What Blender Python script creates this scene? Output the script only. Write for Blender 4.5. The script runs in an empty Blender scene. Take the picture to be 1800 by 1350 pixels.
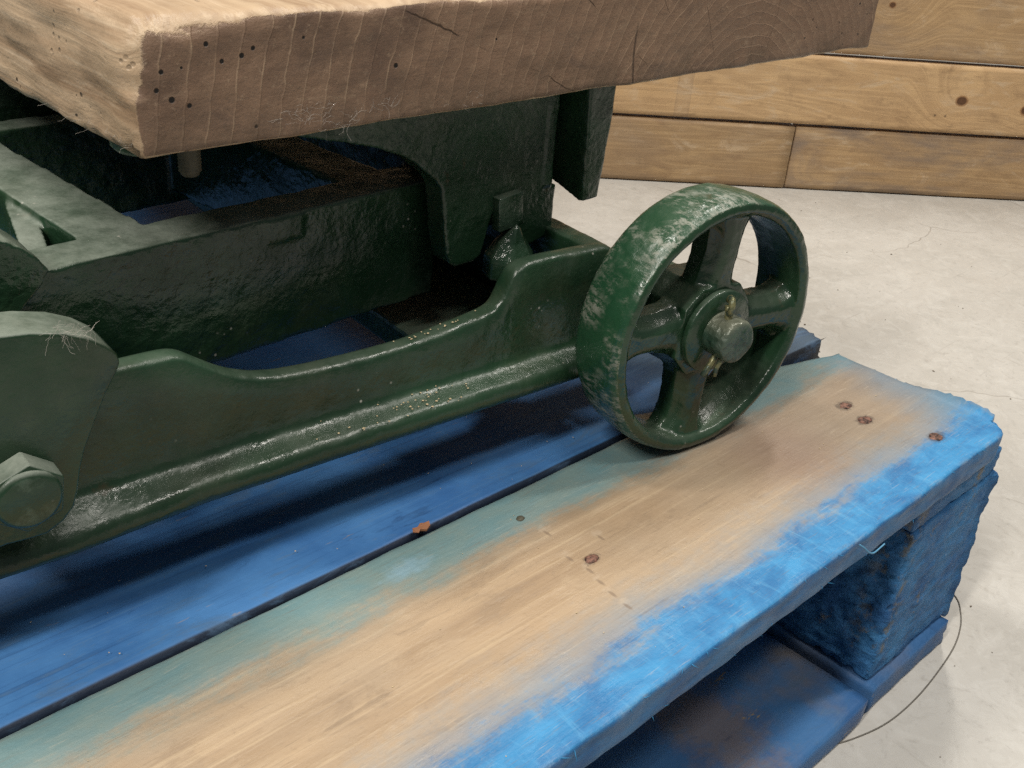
import bpy, bmesh, math, random
from mathutils import Vector, Matrix, noise as MN

random.seed(7)
scene = bpy.context.scene
COL = scene.collection

# ------------------------------------------------------------------ camera
cam_data = bpy.data.cameras.new("camera")
cam = bpy.data.objects.new("camera", cam_data)
COL.objects.link(cam)
cam_data.sensor_width = 36.0
cam_data.lens = 1838.0 / 1800.0 * 36.0
cam_data.clip_start = 0.02
cam_data.clip_end = 100
RIGHT = Vector((0.72407334, -0.68521147, 0.07875936))
DOWN = Vector((-0.28243995, -0.39874354, -0.87248568))
FWD = Vector((0.62924198, 0.60949883, -0.48225067))
CAM = Vector((-0.556516, -0.153700, 0.28))
m3 = Matrix((RIGHT, -DOWN, -FWD)).transposed()
cam.matrix_world = Matrix.Translation(CAM) @ m3.to_4x4()
scene.camera = cam

# ------------------------------------------------------------------ light (indoor hall lamps, plus an added front fill)
world = bpy.data.worlds.new("World")
scene.world = world
world.use_nodes = True
wn = world.node_tree.nodes
wn["Background"].inputs[0].default_value = (0.86, 0.93, 1.0, 1)
wn["Background"].inputs[1].default_value = 0.115

def area(name, loc, target, sx, sy, power, col):
    d = bpy.data.lights.new(name, 'AREA')
    d.shape = 'RECTANGLE'
    d.size = sx
    d.size_y = sy
    d.energy = power
    d.color = col
    o = bpy.data.objects.new(name, d)
    COL.objects.link(o)
    o.location = loc
    v = Vector(target) - Vector(loc)
    o.rotation_euler = v.to_track_quat('-Z', 'Y').to_euler()
    return o

LAMP = (1.0, 0.95, 0.87)
area("hall_lamp_a", (-2.25, -0.25, 2.4), (-0.3, 0.15, 0), 0.16, 0.9, 50, LAMP)
area("hall_lamp_b", (-1.15, 1.05, 2.5), (-0.3, 0.15, 0), 0.16, 0.9, 34, LAMP)
area("hall_lamp_c", (1.10, -0.35, 2.5), (-0.1, 0.2, 0), 0.16, 0.9, 24, LAMP)
area("hall_lamp_d", (1.15, 0.85, 2.5), (-0.1, 0.2, 0), 0.16, 0.9, 26, LAMP)
area("front_fill_e", (-0.35, -1.05, 2.6), (0.1, 0.2, 0), 0.9, 0.16, 19, LAMP)  # added front fill, stands in for ambient bounce

vs = scene.view_settings
vs.view_transform = 'Standard'
vs.look = 'None'
vs.exposure = 0.24
vs.gamma = 1.0
scene.cycles.use_denoising = False
scene.cycles.max_bounces = 8
scene.cycles.caustics_reflective = False
scene.cycles.caustics_refractive = False
scene.cycles.blur_glossy = 1.0
scene.cycles.sample_clamp_indirect = 4.0

# ------------------------------------------------------------------ node helper
class Mat:
    def __init__(s, name):
        s.m = bpy.data.materials.new(name)
        s.m.use_nodes = True
        s.t = s.m.node_tree
        s.bsdf = s.t.nodes["Principled BSDF"]
        s.tc = s.t.nodes.new("ShaderNodeTexCoord")
        s.P = s.tc.outputs["Object"]
    def n(s, typ): return s.t.nodes.new(typ)
    def put(s, sock, v):
        if isinstance(v, bpy.types.NodeSocket): s.t.links.new(v, sock)
        elif v is not None:
            if isinstance(v, tuple) and len(v) == 3 and sock.type == 'RGBA': v = v + (1,)
            sock.default_value = v
    def map(s, scale=(1, 1, 1), loc=(0, 0, 0), rot=(0, 0, 0), vec=None):
        n = s.n("ShaderNodeMapping")
        s.put(n.inputs[0], vec or s.P)
        n.inputs[1].default_value = loc; n.inputs[2].default_value = rot; n.inputs[3].default_value = scale
        return n.outputs[0]
    def noise(s, scale, detail=3, rough=0.55, vec=None, dist=0.0):
        n = s.n("ShaderNodeTexNoise")
        s.put(n.inputs["Vector"], vec or s.P)
        n.inputs["Scale"].default_value = scale; n.inputs["Detail"].default_value = detail
        n.inputs["Roughness"].default_value = rough; n.inputs["Distortion"].default_value = dist
        return n.outputs["Fac"]
    def voro(s, scale, feature='F1', vec=None, rnd=1.0, out="Distance"):
        n = s.n("ShaderNodeTexVoronoi")
        n.feature = feature
        s.put(n.inputs["Vector"], vec or s.P)
        n.inputs["Scale"].default_value = scale; n.inputs["Randomness"].default_value = rnd
        return n.outputs[out]
    def math(s, op, a, b=None, c=None, clamp=False):
        n = s.n("ShaderNodeMath"); n.operation = op; n.use_clamp = clamp
        s.put(n.inputs[0], a)
        if b is not None: s.put(n.inputs[1], b)
        if c is not None: s.put(n.inputs[2], c)
        return n.outputs[0]
    def step(s, v, a, b, lo=0.0, hi=1.0):
        n = s.n("ShaderNodeMapRange"); n.interpolation_type = 'SMOOTHSTEP'
        s.put(n.inputs[0], v)
        n.inputs[1].default_value = a; n.inputs[2].default_value = b
        n.inputs[3].default_value = lo; n.inputs[4].default_value = hi
        return n.outputs[0]
    def mix(s, f, a, b, blend='MIX'):
        n = s.n("ShaderNodeMix"); n.data_type = 'RGBA'; n.blend_type = blend
        s.put(n.inputs[0], f); s.put(n.inputs[6], a); s.put(n.inputs[7], b)
        return n.outputs[2]
    def sep(s, v=None):
        n = s.n("ShaderNodeSeparateXYZ"); s.put(n.inputs[0], v or s.P)
        return n.outputs[0], n.outputs[1], n.outputs[2]
    def comb(s, x, y, z):
        n = s.n("ShaderNodeCombineXYZ")
        s.put(n.inputs[0], x); s.put(n.inputs[1], y); s.put(n.inputs[2], z)
        return n.outputs[0]
    def normal(s): return s.n("ShaderNodeNewGeometry").outputs["Normal"]
    def dist(s, pt, vec=None):
        n = s.n("ShaderNodeVectorMath"); n.operation = 'DISTANCE'
        s.put(n.inputs[0], vec or s.P); n.inputs[1].default_value = pt
        return n.outputs["Value"]
    def bump(s, h, strength=0.3, dist=0.001, nrm=None):
        n = s.n("ShaderNodeBump")
        n.inputs["Strength"].default_value = strength; n.inputs["Distance"].default_value = dist
        s.put(n.inputs["Height"], h)
        if nrm is not None: s.put(n.inputs["Normal"], nrm)
        return n.outputs[0]
    def done(s, col, rough=0.6, nrm=None, spec=0.5, metal=0.0, coat=0.0, coat_rough=0.1):
        b = s.bsdf
        s.put(b.inputs["Base Color"], col); s.put(b.inputs["Roughness"], rough)
        s.put(b.inputs["Specular IOR Level"], spec); s.put(b.inputs["Metallic"], metal)
        s.put(b.inputs["Coat Weight"], coat); s.put(b.inputs["Coat Roughness"], coat_rough)
        if nrm is not None: s.put(b.inputs["Normal"], nrm)
        return s.m

def mul(m, a, b): return m.math('MULTIPLY', a, b)
def mx(m, a, b): return m.math('MAXIMUM', a, b)

# ------------------------------------------------------------------ materials
def mat_green(name, dust=0.55, wear=0.0, rust=0.15, lump=1.0, gloss=0.19):
    m = Mat(name)
    a = m.noise(14, 4)
    c = m.mix(m.step(a, 0.35, 0.7), (0.011, 0.031, 0.015), (0.020, 0.054, 0.027))
    fine = m.noise(260, 3)
    c = m.mix(m.step(fine, 0.55, 0.75, 0, 0.35), c, (0.03, 0.06, 0.04))
    # rust seen through chips
    r1 = m.noise(38, 5, 0.65)
    rm = m.step(r1, 0.68 - rust * 0.22, 0.74 - rust * 0.2)
    rm = mul(m, rm, m.step(m.noise(150, 3), 0.4, 0.6))
    c = m.mix(mul(m, rm, min(1, rust * 3.0)), c, (0.11, 0.042, 0.02))
    # settled dust on upward faces
    nz = m.sep(m.normal())[2]
    up = m.step(nz, 0.35, 0.97)
    dn = m.step(m.noise(55, 5, 0.7), 0.25, 0.7, 0.35, 1.0)
    dn2 = m.step(m.noise(9, 3), 0.3, 0.7, 0.55, 1.0)
    df = mul(m, mul(m, mul(m, up, dn), dn2), dust)
    c = m.mix(df, c, (0.36, 0.395, 0.335))
    # dust film on the sides
    film = mul(m, m.step(m.noise(22, 5, 0.65), 0.5, 0.8), 0.10)
    c = m.mix(film, c, (0.20, 0.18, 0.12))
    # tiny paint chips and lint
    v = m.voro(210)
    ch = mul(m, m.step(v, 0.17, 0.07), m.step(m.noise(24, 3), 0.61, 0.70))
    c = m.mix(mul(m, ch, 0.7), c, (0.5, 0.48, 0.42))
    pt = m.n("ShaderNodeNewGeometry").outputs["Pointiness"]
    ar = mul(m, m.step(pt, 0.53, 0.60), m.step(m.noise(60, 5, 0.7), 0.45, 0.62))
    c = m.mix(mul(m, ar, 0.55), c, (0.10, 0.15, 0.11))
    gr = mul(m, m.step(pt, 0.47, 0.40), m.step(m.noise(40, 4, 0.6), 0.4, 0.6))
    c = m.mix(mul(m, gr, 0.5), c, (0.06, 0.042, 0.028))
    rough = m.step(m.noise(70, 3), 0.3, 0.7, gloss - 0.06, gloss + 0.14)
    rough = m.math('ADD', rough, mul(m, df, 0.7), clamp=True)
    if wear > 0:
        # scuffed tread: grey scrapes through the paint, along the axle
        x, y, z = m.sep()
        c = m.mix(0.45, c, (0.010, 0.062, 0.026))
        w = m.noise(1, 8, 0.82, m.map((260, 110, 260), rot=(0.5, 0.3, 0.9)))
        w2 = m.noise(20, 5, 0.65)
        scr = mul(m, m.step(w, 0.46, 0.57), m.step(w2, 0.40, 0.54))
        c = m.mix(mul(m, scr, wear), c, (0.29, 0.285, 0.24))
        rp = mul(m, m.step(m.noise(24, 4, 0.6), 0.63, 0.68), m.step(w, 0.42, 0.55))
        c = m.mix(mul(m, rp, 0.8), c, (0.20, 0.085, 0.05))
        rough = m.math('ADD', rough, mul(m, scr, 0.2), clamp=True)
    h = m.math('ADD', mul(m, m.noise(70, 3, 0.5), 0.35), mul(m, m.noise(240, 4, 0.6, dist=0.4), 0.55))
    h = m.math('ADD', h, mul(m, m.noise(800, 2), 0.12))
    h = m.math('ADD', h, mul(m, m.voro(330), 0.18))
    b = m.bump(h, 0.42 * lump, 0.0022)
    return m.done(c, rough, b, spec=0.5)

GREEN = mat_green("green_paint", dust=0.3)
GREEN_RAIL = mat_green("green_paint_rail", dust=0.13, rust=0.1, lump=0.65, gloss=0.22)
GREEN_FRAME = mat_green("green_paint_frame", dust=0.72, rust=0.1, lump=0.9)
GREEN_WHEEL = mat_green("green_paint_wheel", dust=0.2, rust=0.12, lump=0.6, gloss=0.14)
GREEN_TREAD = mat_green("green_paint_tread", dust=0.12, wear=0.6, rust=0.2, lump=0.6, gloss=0.18)
GREEN_PLATE = mat_green("green_paint_plate", dust=0.8, rust=0.05, lump=0.5, gloss=0.24)
GREEN_BOLT = mat_green("green_paint_bolt", dust=1.0, rust=0.05, lump=0.35, gloss=0.3)

def mat_axle():
    m = Mat("axle_steel")
    c = m.mix(m.step(m.noise(60, 4), 0.4, 0.6), (0.025, 0.055, 0.036), (0.07, 0.10, 0.075))
    up = m.step(m.sep(m.normal())[2], 0.1, 0.9)
    c = m.mix(mul(m, up, 0.5), c, (0.28, 0.27, 0.20))
    h = m.math('ADD', m.noise(190, 4), mul(m, m.voro(300), 0.6))
    return m.done(c, m.step(m.noise(120), 0.3, 0.7, 0.22, 0.5), m.bump(h, 0.7, 0.0018), metal=0.15)
AXLE = mat_axle()

def mat_brass():
    m = Mat("pin_metal")
    c = m.mix(m.step(m.noise(260), 0.4, 0.6), (0.045, 0.07, 0.05), (0.20, 0.19, 0.09))
    return m.done(c, 0.35, m.bump(m.noise(600), 0.4, 0.0006), metal=0.3)
PIN = mat_brass()

def mat_rust():
    m = Mat("rusty_iron")
    c = m.mix(m.step(m.noise(420, 4), 0.35, 0.65), (0.03, 0.018, 0.015), (0.24, 0.12, 0.085))
    return m.done(c, 0.7, m.bump(m.noise(500, 4), 0.9, 0.001), metal=0.2)
RUST = mat_rust()

def mat_zinc():
    m = Mat("dull_thread")
    c = m.mix(m.noise(300), (0.045, 0.042, 0.03), (0.12, 0.11, 0.075))
    return m.done(c, 0.6, metal=0.2)
ZINC = mat_zinc()

BLUE_A = (0.014, 0.215, 0.60)
BLUE_B = (0.016, 0.105, 0.36)

def wood_grain(m, axis, seed, k=1.0):
    """stretched noise running along an axis (0 = x, 1 = y)"""
    sc = [70 * k, 70 * k, 70 * k]; sc[axis] = 3.0 * k
    sc2 = [330 * k, 330 * k, 330 * k]; sc2[axis] = 9.0 * k
    g1 = m.noise(1, 4, 0.6, m.map(tuple(sc), (seed, seed * 1.7, seed * .3)), 0.6)
    g2 = m.noise(1, 3, 0.6, m.map(tuple(sc2), (seed * 2.1, seed, seed)))
    return g1, g2

def mat_front_board():
    m = Mat("worn_deck_paint")
    x, y, z = m.sep()
    g1, g2 = wood_grain(m, 0, 1.3)
    blot = m.noise(9, 4, 0.6)
    wood = m.mix(m.step(g1, 0.3, 0.72), (0.285, 0.195, 0.118), (0.40, 0.288, 0.180))
    wood = m.mix(m.step(blot, 0.35, 0.7, 0, 0.6), wood, (0.35, 0.275, 0.195))
    sm = m.noise(1, 6, 0.72, m.map((26, 70, 40), rot=(0, 0, 0.08)), 0.6)
    wood = m.mix(m.step(sm, 0.52, 0.70, 0, 0.55), wood, (0.245, 0.175, 0.115))
    wood = m.mix(m.step(sm, 0.46, 0.30, 0, 0.4), wood, (0.47, 0.36, 0.24))
    wood = m.mix(m.step(m.noise(260, 5, 0.75), 0.56, 0.75, 0, 0.4), wood, (0.20, 0.145, 0.10))
    wood = m.mix(m.step(g2, 0.55, 0.75, 0, 0.35), wood, (0.55, 0.43, 0.28))
    # greyer and dirtier towards the loose end, a plum stain half way
    wood = m.mix(m.step(x, -0.26, -0.02, 0, 0.62), wood, (0.225, 0.185, 0.145))
    st = m.step(m.dist((-0.125, 0.062, 0), m.map((1, 0.8, 0), (0, .062 * .2, 0))), 0.050, 0.0)
    wood = m.mix(mul(m, st, 0.35), wood, (0.17, 0.09, 0.08))
    wav = m.noise(1, 4, 0.6, m.map((14, 45, 20), (2, 1, 0)))
    wv = m.math('SUBTRACT', wav, 0.5)
    yb = m.math('ADD', y, mul(m, wv, 0.034))
    slow = m.math('SUBTRACT', m.noise(5.5, 2), 0.5)
    yb = m.math('ADD', yb, mul(m, slow, 0.016))
    blue_n = m.noise(1, 5, 0.65, m.map((30, 60, 60)), 0.4)
    blue = m.mix(m.step(blue_n, 0.3, 0.7), (0.016, 0.125, 0.31), (0.042, 0.245, 0.49))
    hatch = m.noise(1, 5, 0.7, m.map((210, 45, 60), rot=(0, 0, 0.5)), 0.8)
    blue = m.mix(m.step(hatch, 0.5, 0.75, 0, 0.5), blue, (0.09, 0.31, 0.53))
    blue = m.mix(m.step(g1, 0.60, 0.8, 0, 0.45), blue, (0.016, 0.09, 0.26))
    fib = m.math('SUBTRACT', m.noise(1, 6, 0.75, m.map((34, 260, 80), (5, 2, 0), (0, 0, 0.05)), 0.4), 0.5)
    spk = m.math('SUBTRACT', m.noise(150, 5, 0.75), 0.5)
    yf = m.math('ADD', yb, m.math('ADD', mul(m, fib, 0.022), mul(m, spk, 0.024)))
    fb = m.math('ADD', mul(m, m.step(yf, 0.029, 0.018), 0.55), mul(m, m.step(yb, 0.040, 0.013), 0.45))
    # thin blue haze left in the pores outside the solid band
    haze = mul(m, m.step(yf, 0.054, 0.026), 0.36)
    # back edge: pale teal wash
    teal = m.mix(m.step(blue_n, 0.3, 0.7), (0.15, 0.25, 0.25), (0.10, 0.235, 0.27))
    tb = m.math('ADD', mul(m, m.step(yf, 0.092, 0.107), 0.45), mul(m, m.step(yb, 0.084, 0.116), 0.42))
    xe = m.math('ADD', x, mul(m, wv, 0.05))
    eb = mul(m, m.step(xe, -0.040, 0.022), m.step(y, 0.11, 0.02, 0.5, 0.9))
    c = m.mix(tb, wood, teal)
    c = m.mix(haze, c, (0.13, 0.24, 0.33))
    c = m.mix(eb, c, (0.06, 0.20, 0.33))
    c = m.mix(fb, c, blue)
    # bare splinters along grain inside the blue
    sp = mul(m, m.step(g2, 0.70, 0.76), m.step(m.noise(40, 2), 0.6, 0.7))
    c = m.mix(mul(m, sp, 0.5), c, (0.5, 0.38, 0.24))
    fbr = m.noise(1, 4, 0.7, m.map((55, 850, 300), (1, 4, 0)), 0.2)
    c = m.mix(m.step(fbr, 0.55, 0.72, 0, 0.38), c, (0.17, 0.125, 0.09))
    c = m.mix(m.step(fbr, 0.42, 0.28, 0, 0.25), c, (0.55, 0.46, 0.35))
    # the sawn front edge and other side faces keep darker, solid blue
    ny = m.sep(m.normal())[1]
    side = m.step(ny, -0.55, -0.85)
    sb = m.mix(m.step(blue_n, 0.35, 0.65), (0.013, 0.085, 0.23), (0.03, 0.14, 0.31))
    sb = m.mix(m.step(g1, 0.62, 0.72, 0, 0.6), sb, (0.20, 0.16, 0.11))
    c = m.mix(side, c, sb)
    pt = m.n("ShaderNodeNewGeometry").outputs["Pointiness"]
    ar = mul(m, m.step(pt, 0.52, 0.60), m.step(m.noise(45, 5, 0.72), 0.47, 0.60))
    c = m.mix(mul(m, ar, 0.65), c, (0.30, 0.30, 0.27))
    # brush marks of dirt and pin specks
    dirt = mul(m, m.step(m.voro(95), 0.10, 0.04), m.step(m.noise(21), 0.62, 0.68))
    c = m.mix(mul(m, dirt, 0.7), c, (0.06, 0.045, 0.035))
    # dents from a chain: pale bruises across the board
    for (px, py, rr) in [(-.2765, .0765, .0042), (-.2755, .0655, .0036), (-.2775, .0575, .0032), (-.279, .0495, .003), (-.2797, .0405, .0034), (-.2715, .095, .0045), (-.2549, .0781, .0042)]:
        d = m.dist((px, py, 0), m.map((0.75, 1, 0.0), (px * .25, 0, 0)))
        nn = m.math('ADD', d, mul(m, m.math('SUBTRACT', m.noise(330, 3), 0.5), 0.006))
        c = m.mix(m.step(nn, rr * .75, rr * 0.1, 0, 0.28), c, (0.50, 0.41, 0.31))
        d2 = m.dist((px - .0008, py - .0012, 0), m.map((1, .35, 0), (0, py * .65, 0), (0, 0, 0)))
        c = m.mix(m.step(d2, .0012, .0004, 0, 0.6), c, (0.16, 0.11, 0.075))
    kd = m.dist((-.3365, .1104, 0), m.map((0.45, 1, 0), (-.3365 * .55, 0, 0)))
    kn = m.math('ADD', kd, mul(m, m.math('SUBTRACT', m.noise(260, 4), 0.5), 0.008))
    c = m.mix(m.step(kn, 0.0075, 0.001, 0, 0.55), c, (0.22, 0.37, 0.47))
    for (px, py, rr) in [(-.0534, .0721, .0050), (-.0584, .0566, .0050), (-.0421, .0227, .0050), (-.2699, .0669, .0034)]:
        d = m.dist((px, py, 0), m.map((0.6, 1, 0), (px * .4, 0, 0)))
        d = m.math('ADD', d, mul(m, m.math('SUBTRACT', m.noise(300, 4, 0.7), 0.5), 0.006))
        c = m.mix(m.step(d, rr, rr * 0.6, 0, 0.6), c, (0.05, 0.034, 0.026))
    # splits along the grain
    for (px, py, L) in [(-.20, .062, .05), (-.33, .081, .07), (-.40, .060, .08), (-.10, .085, .035), (-.27, .030, .05)]:
        q = m.map((0.02, 1, 0), (px * .98, 0, 0))
        d = m.dist((px, py, 0), q)
        d = m.math('ADD', d, mul(m, m.math('SUBTRACT', m.noise(1, 3, 0.6, m.map((40, 40, 1))), 0.5), 0.006))
        ln = mul(m, m.step(d, 0.0007, 0.0002), m.step(m.math('ABSOLUTE', m.math('SUBTRACT', x, px)), L * .5, L * .3))
        c = m.mix(mul(m, ln, 0.22), c, (0.10, 0.07, 0.05))
    rough = m.step(m.noise(60), 0.3, 0.7, 0.42, 0.62)
    h = m.math('ADD', mul(m, g1, 0.6), mul(m, g2, 0.6))
    h = m.math('ADD', h, mul(m, m.noise(420, 4, 0.7), 0.5))
    return m.done(c, rough, m.bump(h, 0.5, 0.0014), spec=0.4)
FRONT_BOARD = mat_front_board()

def mat_blue(name, axis, bright=1.0, bare=0.25, seed=0.0, rough_wood=0.5, grime_gap_shade=False):
    m = Mat(name)
    g1, g2 = wood_grain(m, axis, 3.1 + seed)
    n1 = m.noise(13, 5, 0.62)
    a = tuple(v * bright for v in (0.024, 0.085, 0.225)); b = tuple(v * bright for v in (0.044, 0.140, 0.315))
    c = m.mix(m.step(n1, 0.3, 0.7), a, b)
    c = m.mix(m.step(g1, 0.58, 0.8, 0, 0.55), c, (0.020, 0.050, 0.125))
    c = m.mix(m.step(g2, 0.6, 0.8, 0, 0.3), c, (0.08, 0.19, 0.36))
    bm = mul(m, m.step(m.noise(7, 5, 0.6), 0.56, 0.72), bare)
    c = m.mix(bm, c, (0.20, 0.17, 0.14))
    sc = mul(m, m.step(m.noise(1, 4, 0.7, m.map((30, 140, 140) if axis == 0 else (140, 30, 140))), 0.66, 0.72), bare * 1.5)
    c = m.mix(m.math('MINIMUM', sc, 1.0), c, (0.30, 0.25, 0.18))
    if name == "blue_base_paint":
        d = m.dist((-.175, .045, -.141), m.map((0.8, 0.5, 0), (-.175 * .2, .045 * .5, -.141)))
        d = m.math('ADD', d, mul(m, m.math('SUBTRACT', m.noise(60, 5, 0.7), 0.5), 0.05))
        c = m.mix(m.step(d, 0.030, 0.006, 0, 0.6), c, (0.23, 0.16, 0.095))
    if grime_gap_shade:
        ex = m.math('ADD', m.sep()[0], mul(m, m.math('SUBTRACT', m.noise(18, 5, 0.65), 0.5), 0.16))
        c = m.mix(m.step(ex, -0.22, -0.06, 0, 0.85), c, (0.070, 0.092, 0.105))
        gl = m.noise(1, 4, 0.65, m.map((7, 420, 300), (2, 3, 1)), 0.3)
        c = m.mix(m.step(gl, 0.54, 0.70, 0, 0.38), c, (0.014, 0.050, 0.15))
        c = m.mix(m.step(gl, 0.44, 0.32, 0, 0.3), c, (0.09, 0.20, 0.36))
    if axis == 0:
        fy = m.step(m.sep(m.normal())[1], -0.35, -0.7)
        c = m.mix(mul(m, fy, 0.9 if grime_gap_shade else 0.0), c, (0.012, 0.011, 0.012))  # shade of the deep board gaps, painted near-black on front side faces
        scu = m.noise(1, 6, 0.75, m.map((22, 95, 60), rot=(0, 0, 0.12)), 0.5)
        c = m.mix(m.step(scu, 0.52, 0.66, 0, 0.55), c, (0.085, 0.155, 0.26))
        c = m.mix(m.step(scu, 0.42, 0.30, 0, 0.45), c, (0.012, 0.035, 0.10))
    h = m.math('ADD', mul(m, g1, 0.9), mul(m, m.noise(300, 4), 0.5))
    return m.done(c, m.step(n1, 0.3, 0.7, 0.45, 0.65), m.bump(h, rough_wood, 0.002), spec=0.35)
DECK_BLUE = mat_blue("blue_deck_paint", 0, 1.4, 0.4, rough_wood=0.28, grime_gap_shade=True)
BASE_BLUE = mat_blue("blue_base_paint", 0, 1.15, 0.9, 5.0, rough_wood=0.3)
CROSS_BLUE = mat_blue("blue_cross_paint", 1, 1.0, 0.4, 9.0)

def mat_block():
    m = Mat("torn_blue_block")
    n1 = m.noise(26, 6, 0.68)
    c = m.mix(m.step(n1, 0.32, 0.7), (0.024, 0.110, 0.29), (0.048, 0.205, 0.44))
    fib = m.noise(1, 5, 0.7, m.map((60, 60, 300), rot=(0.25, 0.2, 0)))
    c = m.mix(m.step(fib, 0.55, 0.75, 0, 0.6), c, (0.012, 0.04, 0.11))
    c = m.mix(m.step(fib, 0.42, 0.28, 0, 0.4), c, (0.10, 0.23, 0.38))
    bare = mul(m, m.step(m.noise(33, 5, 0.7), 0.62, 0.70), m.step(m.noise(8, 2), 0.45, 0.6))
    c = m.mix(mul(m, bare, 0.75), c, (0.24, 0.18, 0.08))
    bx = m.sep()
    cor = mul(m, m.step(m.math('ABSOLUTE', m.math('SUBTRACT', bx[0], -0.08)), 0.016, 0.002), m.step(m.noise(70, 5, 0.7), 0.50, 0.62))
    cor = mul(m, cor, m.step(bx[1], 0.03, 0.01))
    c = m.mix(mul(m, cor, 0.7), c, (0.20, 0.165, 0.085))
    h = m.math('ADD', m.noise(120, 6, 0.75), mul(m, fib, 0.8))
    return m.done(c, 0.62, m.bump(h, 0.95, 0.003), spec=0.3)
BLOCK = mat_block()

SLAB_Y = 0.165
def mat_slab():
    m = Mat("old_timber")
    x, y, z = m.sep()
    wob = m.math('SUBTRACT', m.noise(22, 4, 0.6), 0.5)
    wob2 = m.math('SUBTRACT', m.noise(120, 2, 0.5), 0.5)
    dx = m.math('SUBTRACT', x, -0.073)
    dz = m.math('SUBTRACT', z, 0.118)
    dz2 = mul(m, dz, 0.9)
    r = m.math('SQRT', m.math('ADD', mul(m, dx, dx), mul(m, dz2, dz2)))
    r = m.math('ADD', r, m.math('ADD', mul(m, wob, 0.011), mul(m, wob2, 0.0008)))
    # wider growth rings further from the pith
    ph = mul(m, m.math('POWER', r, 0.61), 111.0)
    fr = m.math('FRACT', ph)
    line = mx(m, m.step(fr, 0.075, 0.01), m.step(fr, 0.955, 0.995))
    band = m.step(fr, 0.1, 0.95)
    brk = mul(m, m.step(m.noise(75, 4, 0.65), 0.38, 0.60), m.step(m.noise(15, 3), 0.36, 0.60, 0.25, 1.0))
    base = m.mix(m.noise(11, 4, 0.6), (0.165, 0.102, 0.066), (0.315, 0.205, 0.135))
    base = m.mix(mul(m, band, 0.35), base, (0.17, 0.10, 0.065))
    stain = m.step(m.noise(16, 5, 0.62), 0.52, 0.72)
    base = m.mix(mul(m, stain, 0.8), base, (0.10, 0.062, 0.045))
    grm = m.noise(1, 6, 0.72, m.map((30, 30, 75), rot=(0, 0.5, 0)), 1.0)
    base = m.mix(m.step(grm, 0.52, 0.72, 0, 0.55), base, (0.12, 0.08, 0.06))
    base = m.mix(m.step(grm, 0.44, 0.28, 0, 0.4), base, (0.40, 0.285, 0.19))
    speck = m.step(m.noise(420, 3), 0.60, 0.75)
    base = m.mix(mul(m, speck, 0.3), base, (0.10, 0.06, 0.04))
    c = m.mix(mul(m, mul(m, line, brk), 0.5), base, (0.47, 0.34, 0.225))
    # radial drying checks
    ang = m.math('ARCTAN2', dx, dz)
    an = m.math('FRACT', m.math('ADD', mul(m, ang, 4.2), mul(m, wob, 0.25)))
    chk = mul(m, m.step(an, 0.016, 0.004), m.step(m.noise(26, 3, 0.6, m.map(loc=(3, 3, 3))), 0.5, 0.58))
    # the long dark crack below the right of the middle
    cx = m.math('ADD', x, mul(m, wob, 0.008))
    ck = mul(m, m.step(m.math('ABSOLUTE', m.math('SUBTRACT', cx, -0.167)), 0.0008, 0.0002), m.step(z, 0.199, 0.19))
    chk = mx(m, chk, ck)
    sw = m.noise(1, 4, 0.65, m.map((45, 60, 420), rot=(0, 0.35, 0)))
    c = m.mix(m.step(sw, 0.56, 0.74, 0, 0.2), c, (0.13, 0.085, 0.06))
    c = m.mix(m.step(m.noise(310, 5, 0.75), 0.56, 0.72, 0, 0.45), c, (0.42, 0.31, 0.21))
    c = m.mix(mul(m, chk, 0.8), c, (0.05, 0.03, 0.02))
    # woodworm holes
    holes = [(-.401, .1978, 13), (-.4029, .1921, 14), (-.3979, .1886, 17), (-.3919, .1861, 14), (-.3938, .1984, 8), (-.3791, .1991, 13), (-.3716, .2003, 15),
             (-.3672, .2024, 13), (-.3846, .2051, 14), (-.3673, .176, 10), (-.3069, .1914, 15), (-.0227, .181, 9), (-.0178, .1904, 9), (.0181, .1806, 10), (.0306, .1963, 11),
             (.012, .187, 7), (-.012, .186, 7), (.036, .179, 9), (.041, .190, 8), (.022, .174, 8), (.035, .205, 9), (-.3475, .2045, 9), (-.255, .197, 8)]
    pl = m.comb(x, SLAB_Y, z)
    hd = None
    for (hx, hz, rr) in holes:
        d = m.math('SUBTRACT', m.dist((hx, SLAB_Y, hz), pl), rr * 0.00006)
        hd = d if hd is None else m.math('MINIMUM', hd, d)
    hm = m.step(hd, 0.0002, -0.0002)
    c = m.mix(hm, c, (0.006, 0.004, 0.003))
    saw = m.noise(1, 4, 0.65, m.map((45, 60, 420), rot=(0, 0.35, 0)))
    h = m.math('ADD', mul(m, m.noise(260, 5, 0.7), 0.9), mul(m, line, 0.3))
    h = m.math('ADD', h, mul(m, saw, 0.25))
    h = m.math('SUBTRACT', h, mul(m, mx(m, hm, chk), 2.0))
    so = mul(m, m.step(z, 0.186, 0.172), m.step(m.noise(30, 5, 0.7, m.map(loc=(7, 0, 2))), 0.45, 0.62))
    c = m.mix(mul(m, so, 0.5), c, (0.10, 0.07, 0.045))
    ec, eh = c, h
    # long grain on the sides and the worn arrises
    g1, g2 = wood_grain(m, 1, 8.0, 1.0)
    c = m.mix(m.step(g1, 0.32, 0.68), (0.30, 0.195, 0.115), (0.50, 0.37, 0.24))
    c = m.mix(m.step(g2, 0.5, 0.75, 0, 0.5), c, (0.62, 0.49, 0.345))
    c = m.mix(m.step(m.noise(24, 4), 0.52, 0.75, 0, 0.55), c, (0.25, 0.165, 0.10))
    lowz = m.step(z, 0.192, 0.174, 0.35, 1.0)
    pit = mul(m, mul(m, m.step(m.voro(230), 0.26, 0.10), m.step(m.noise(45, 3), 0.54, 0.62)), lowz)
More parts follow.
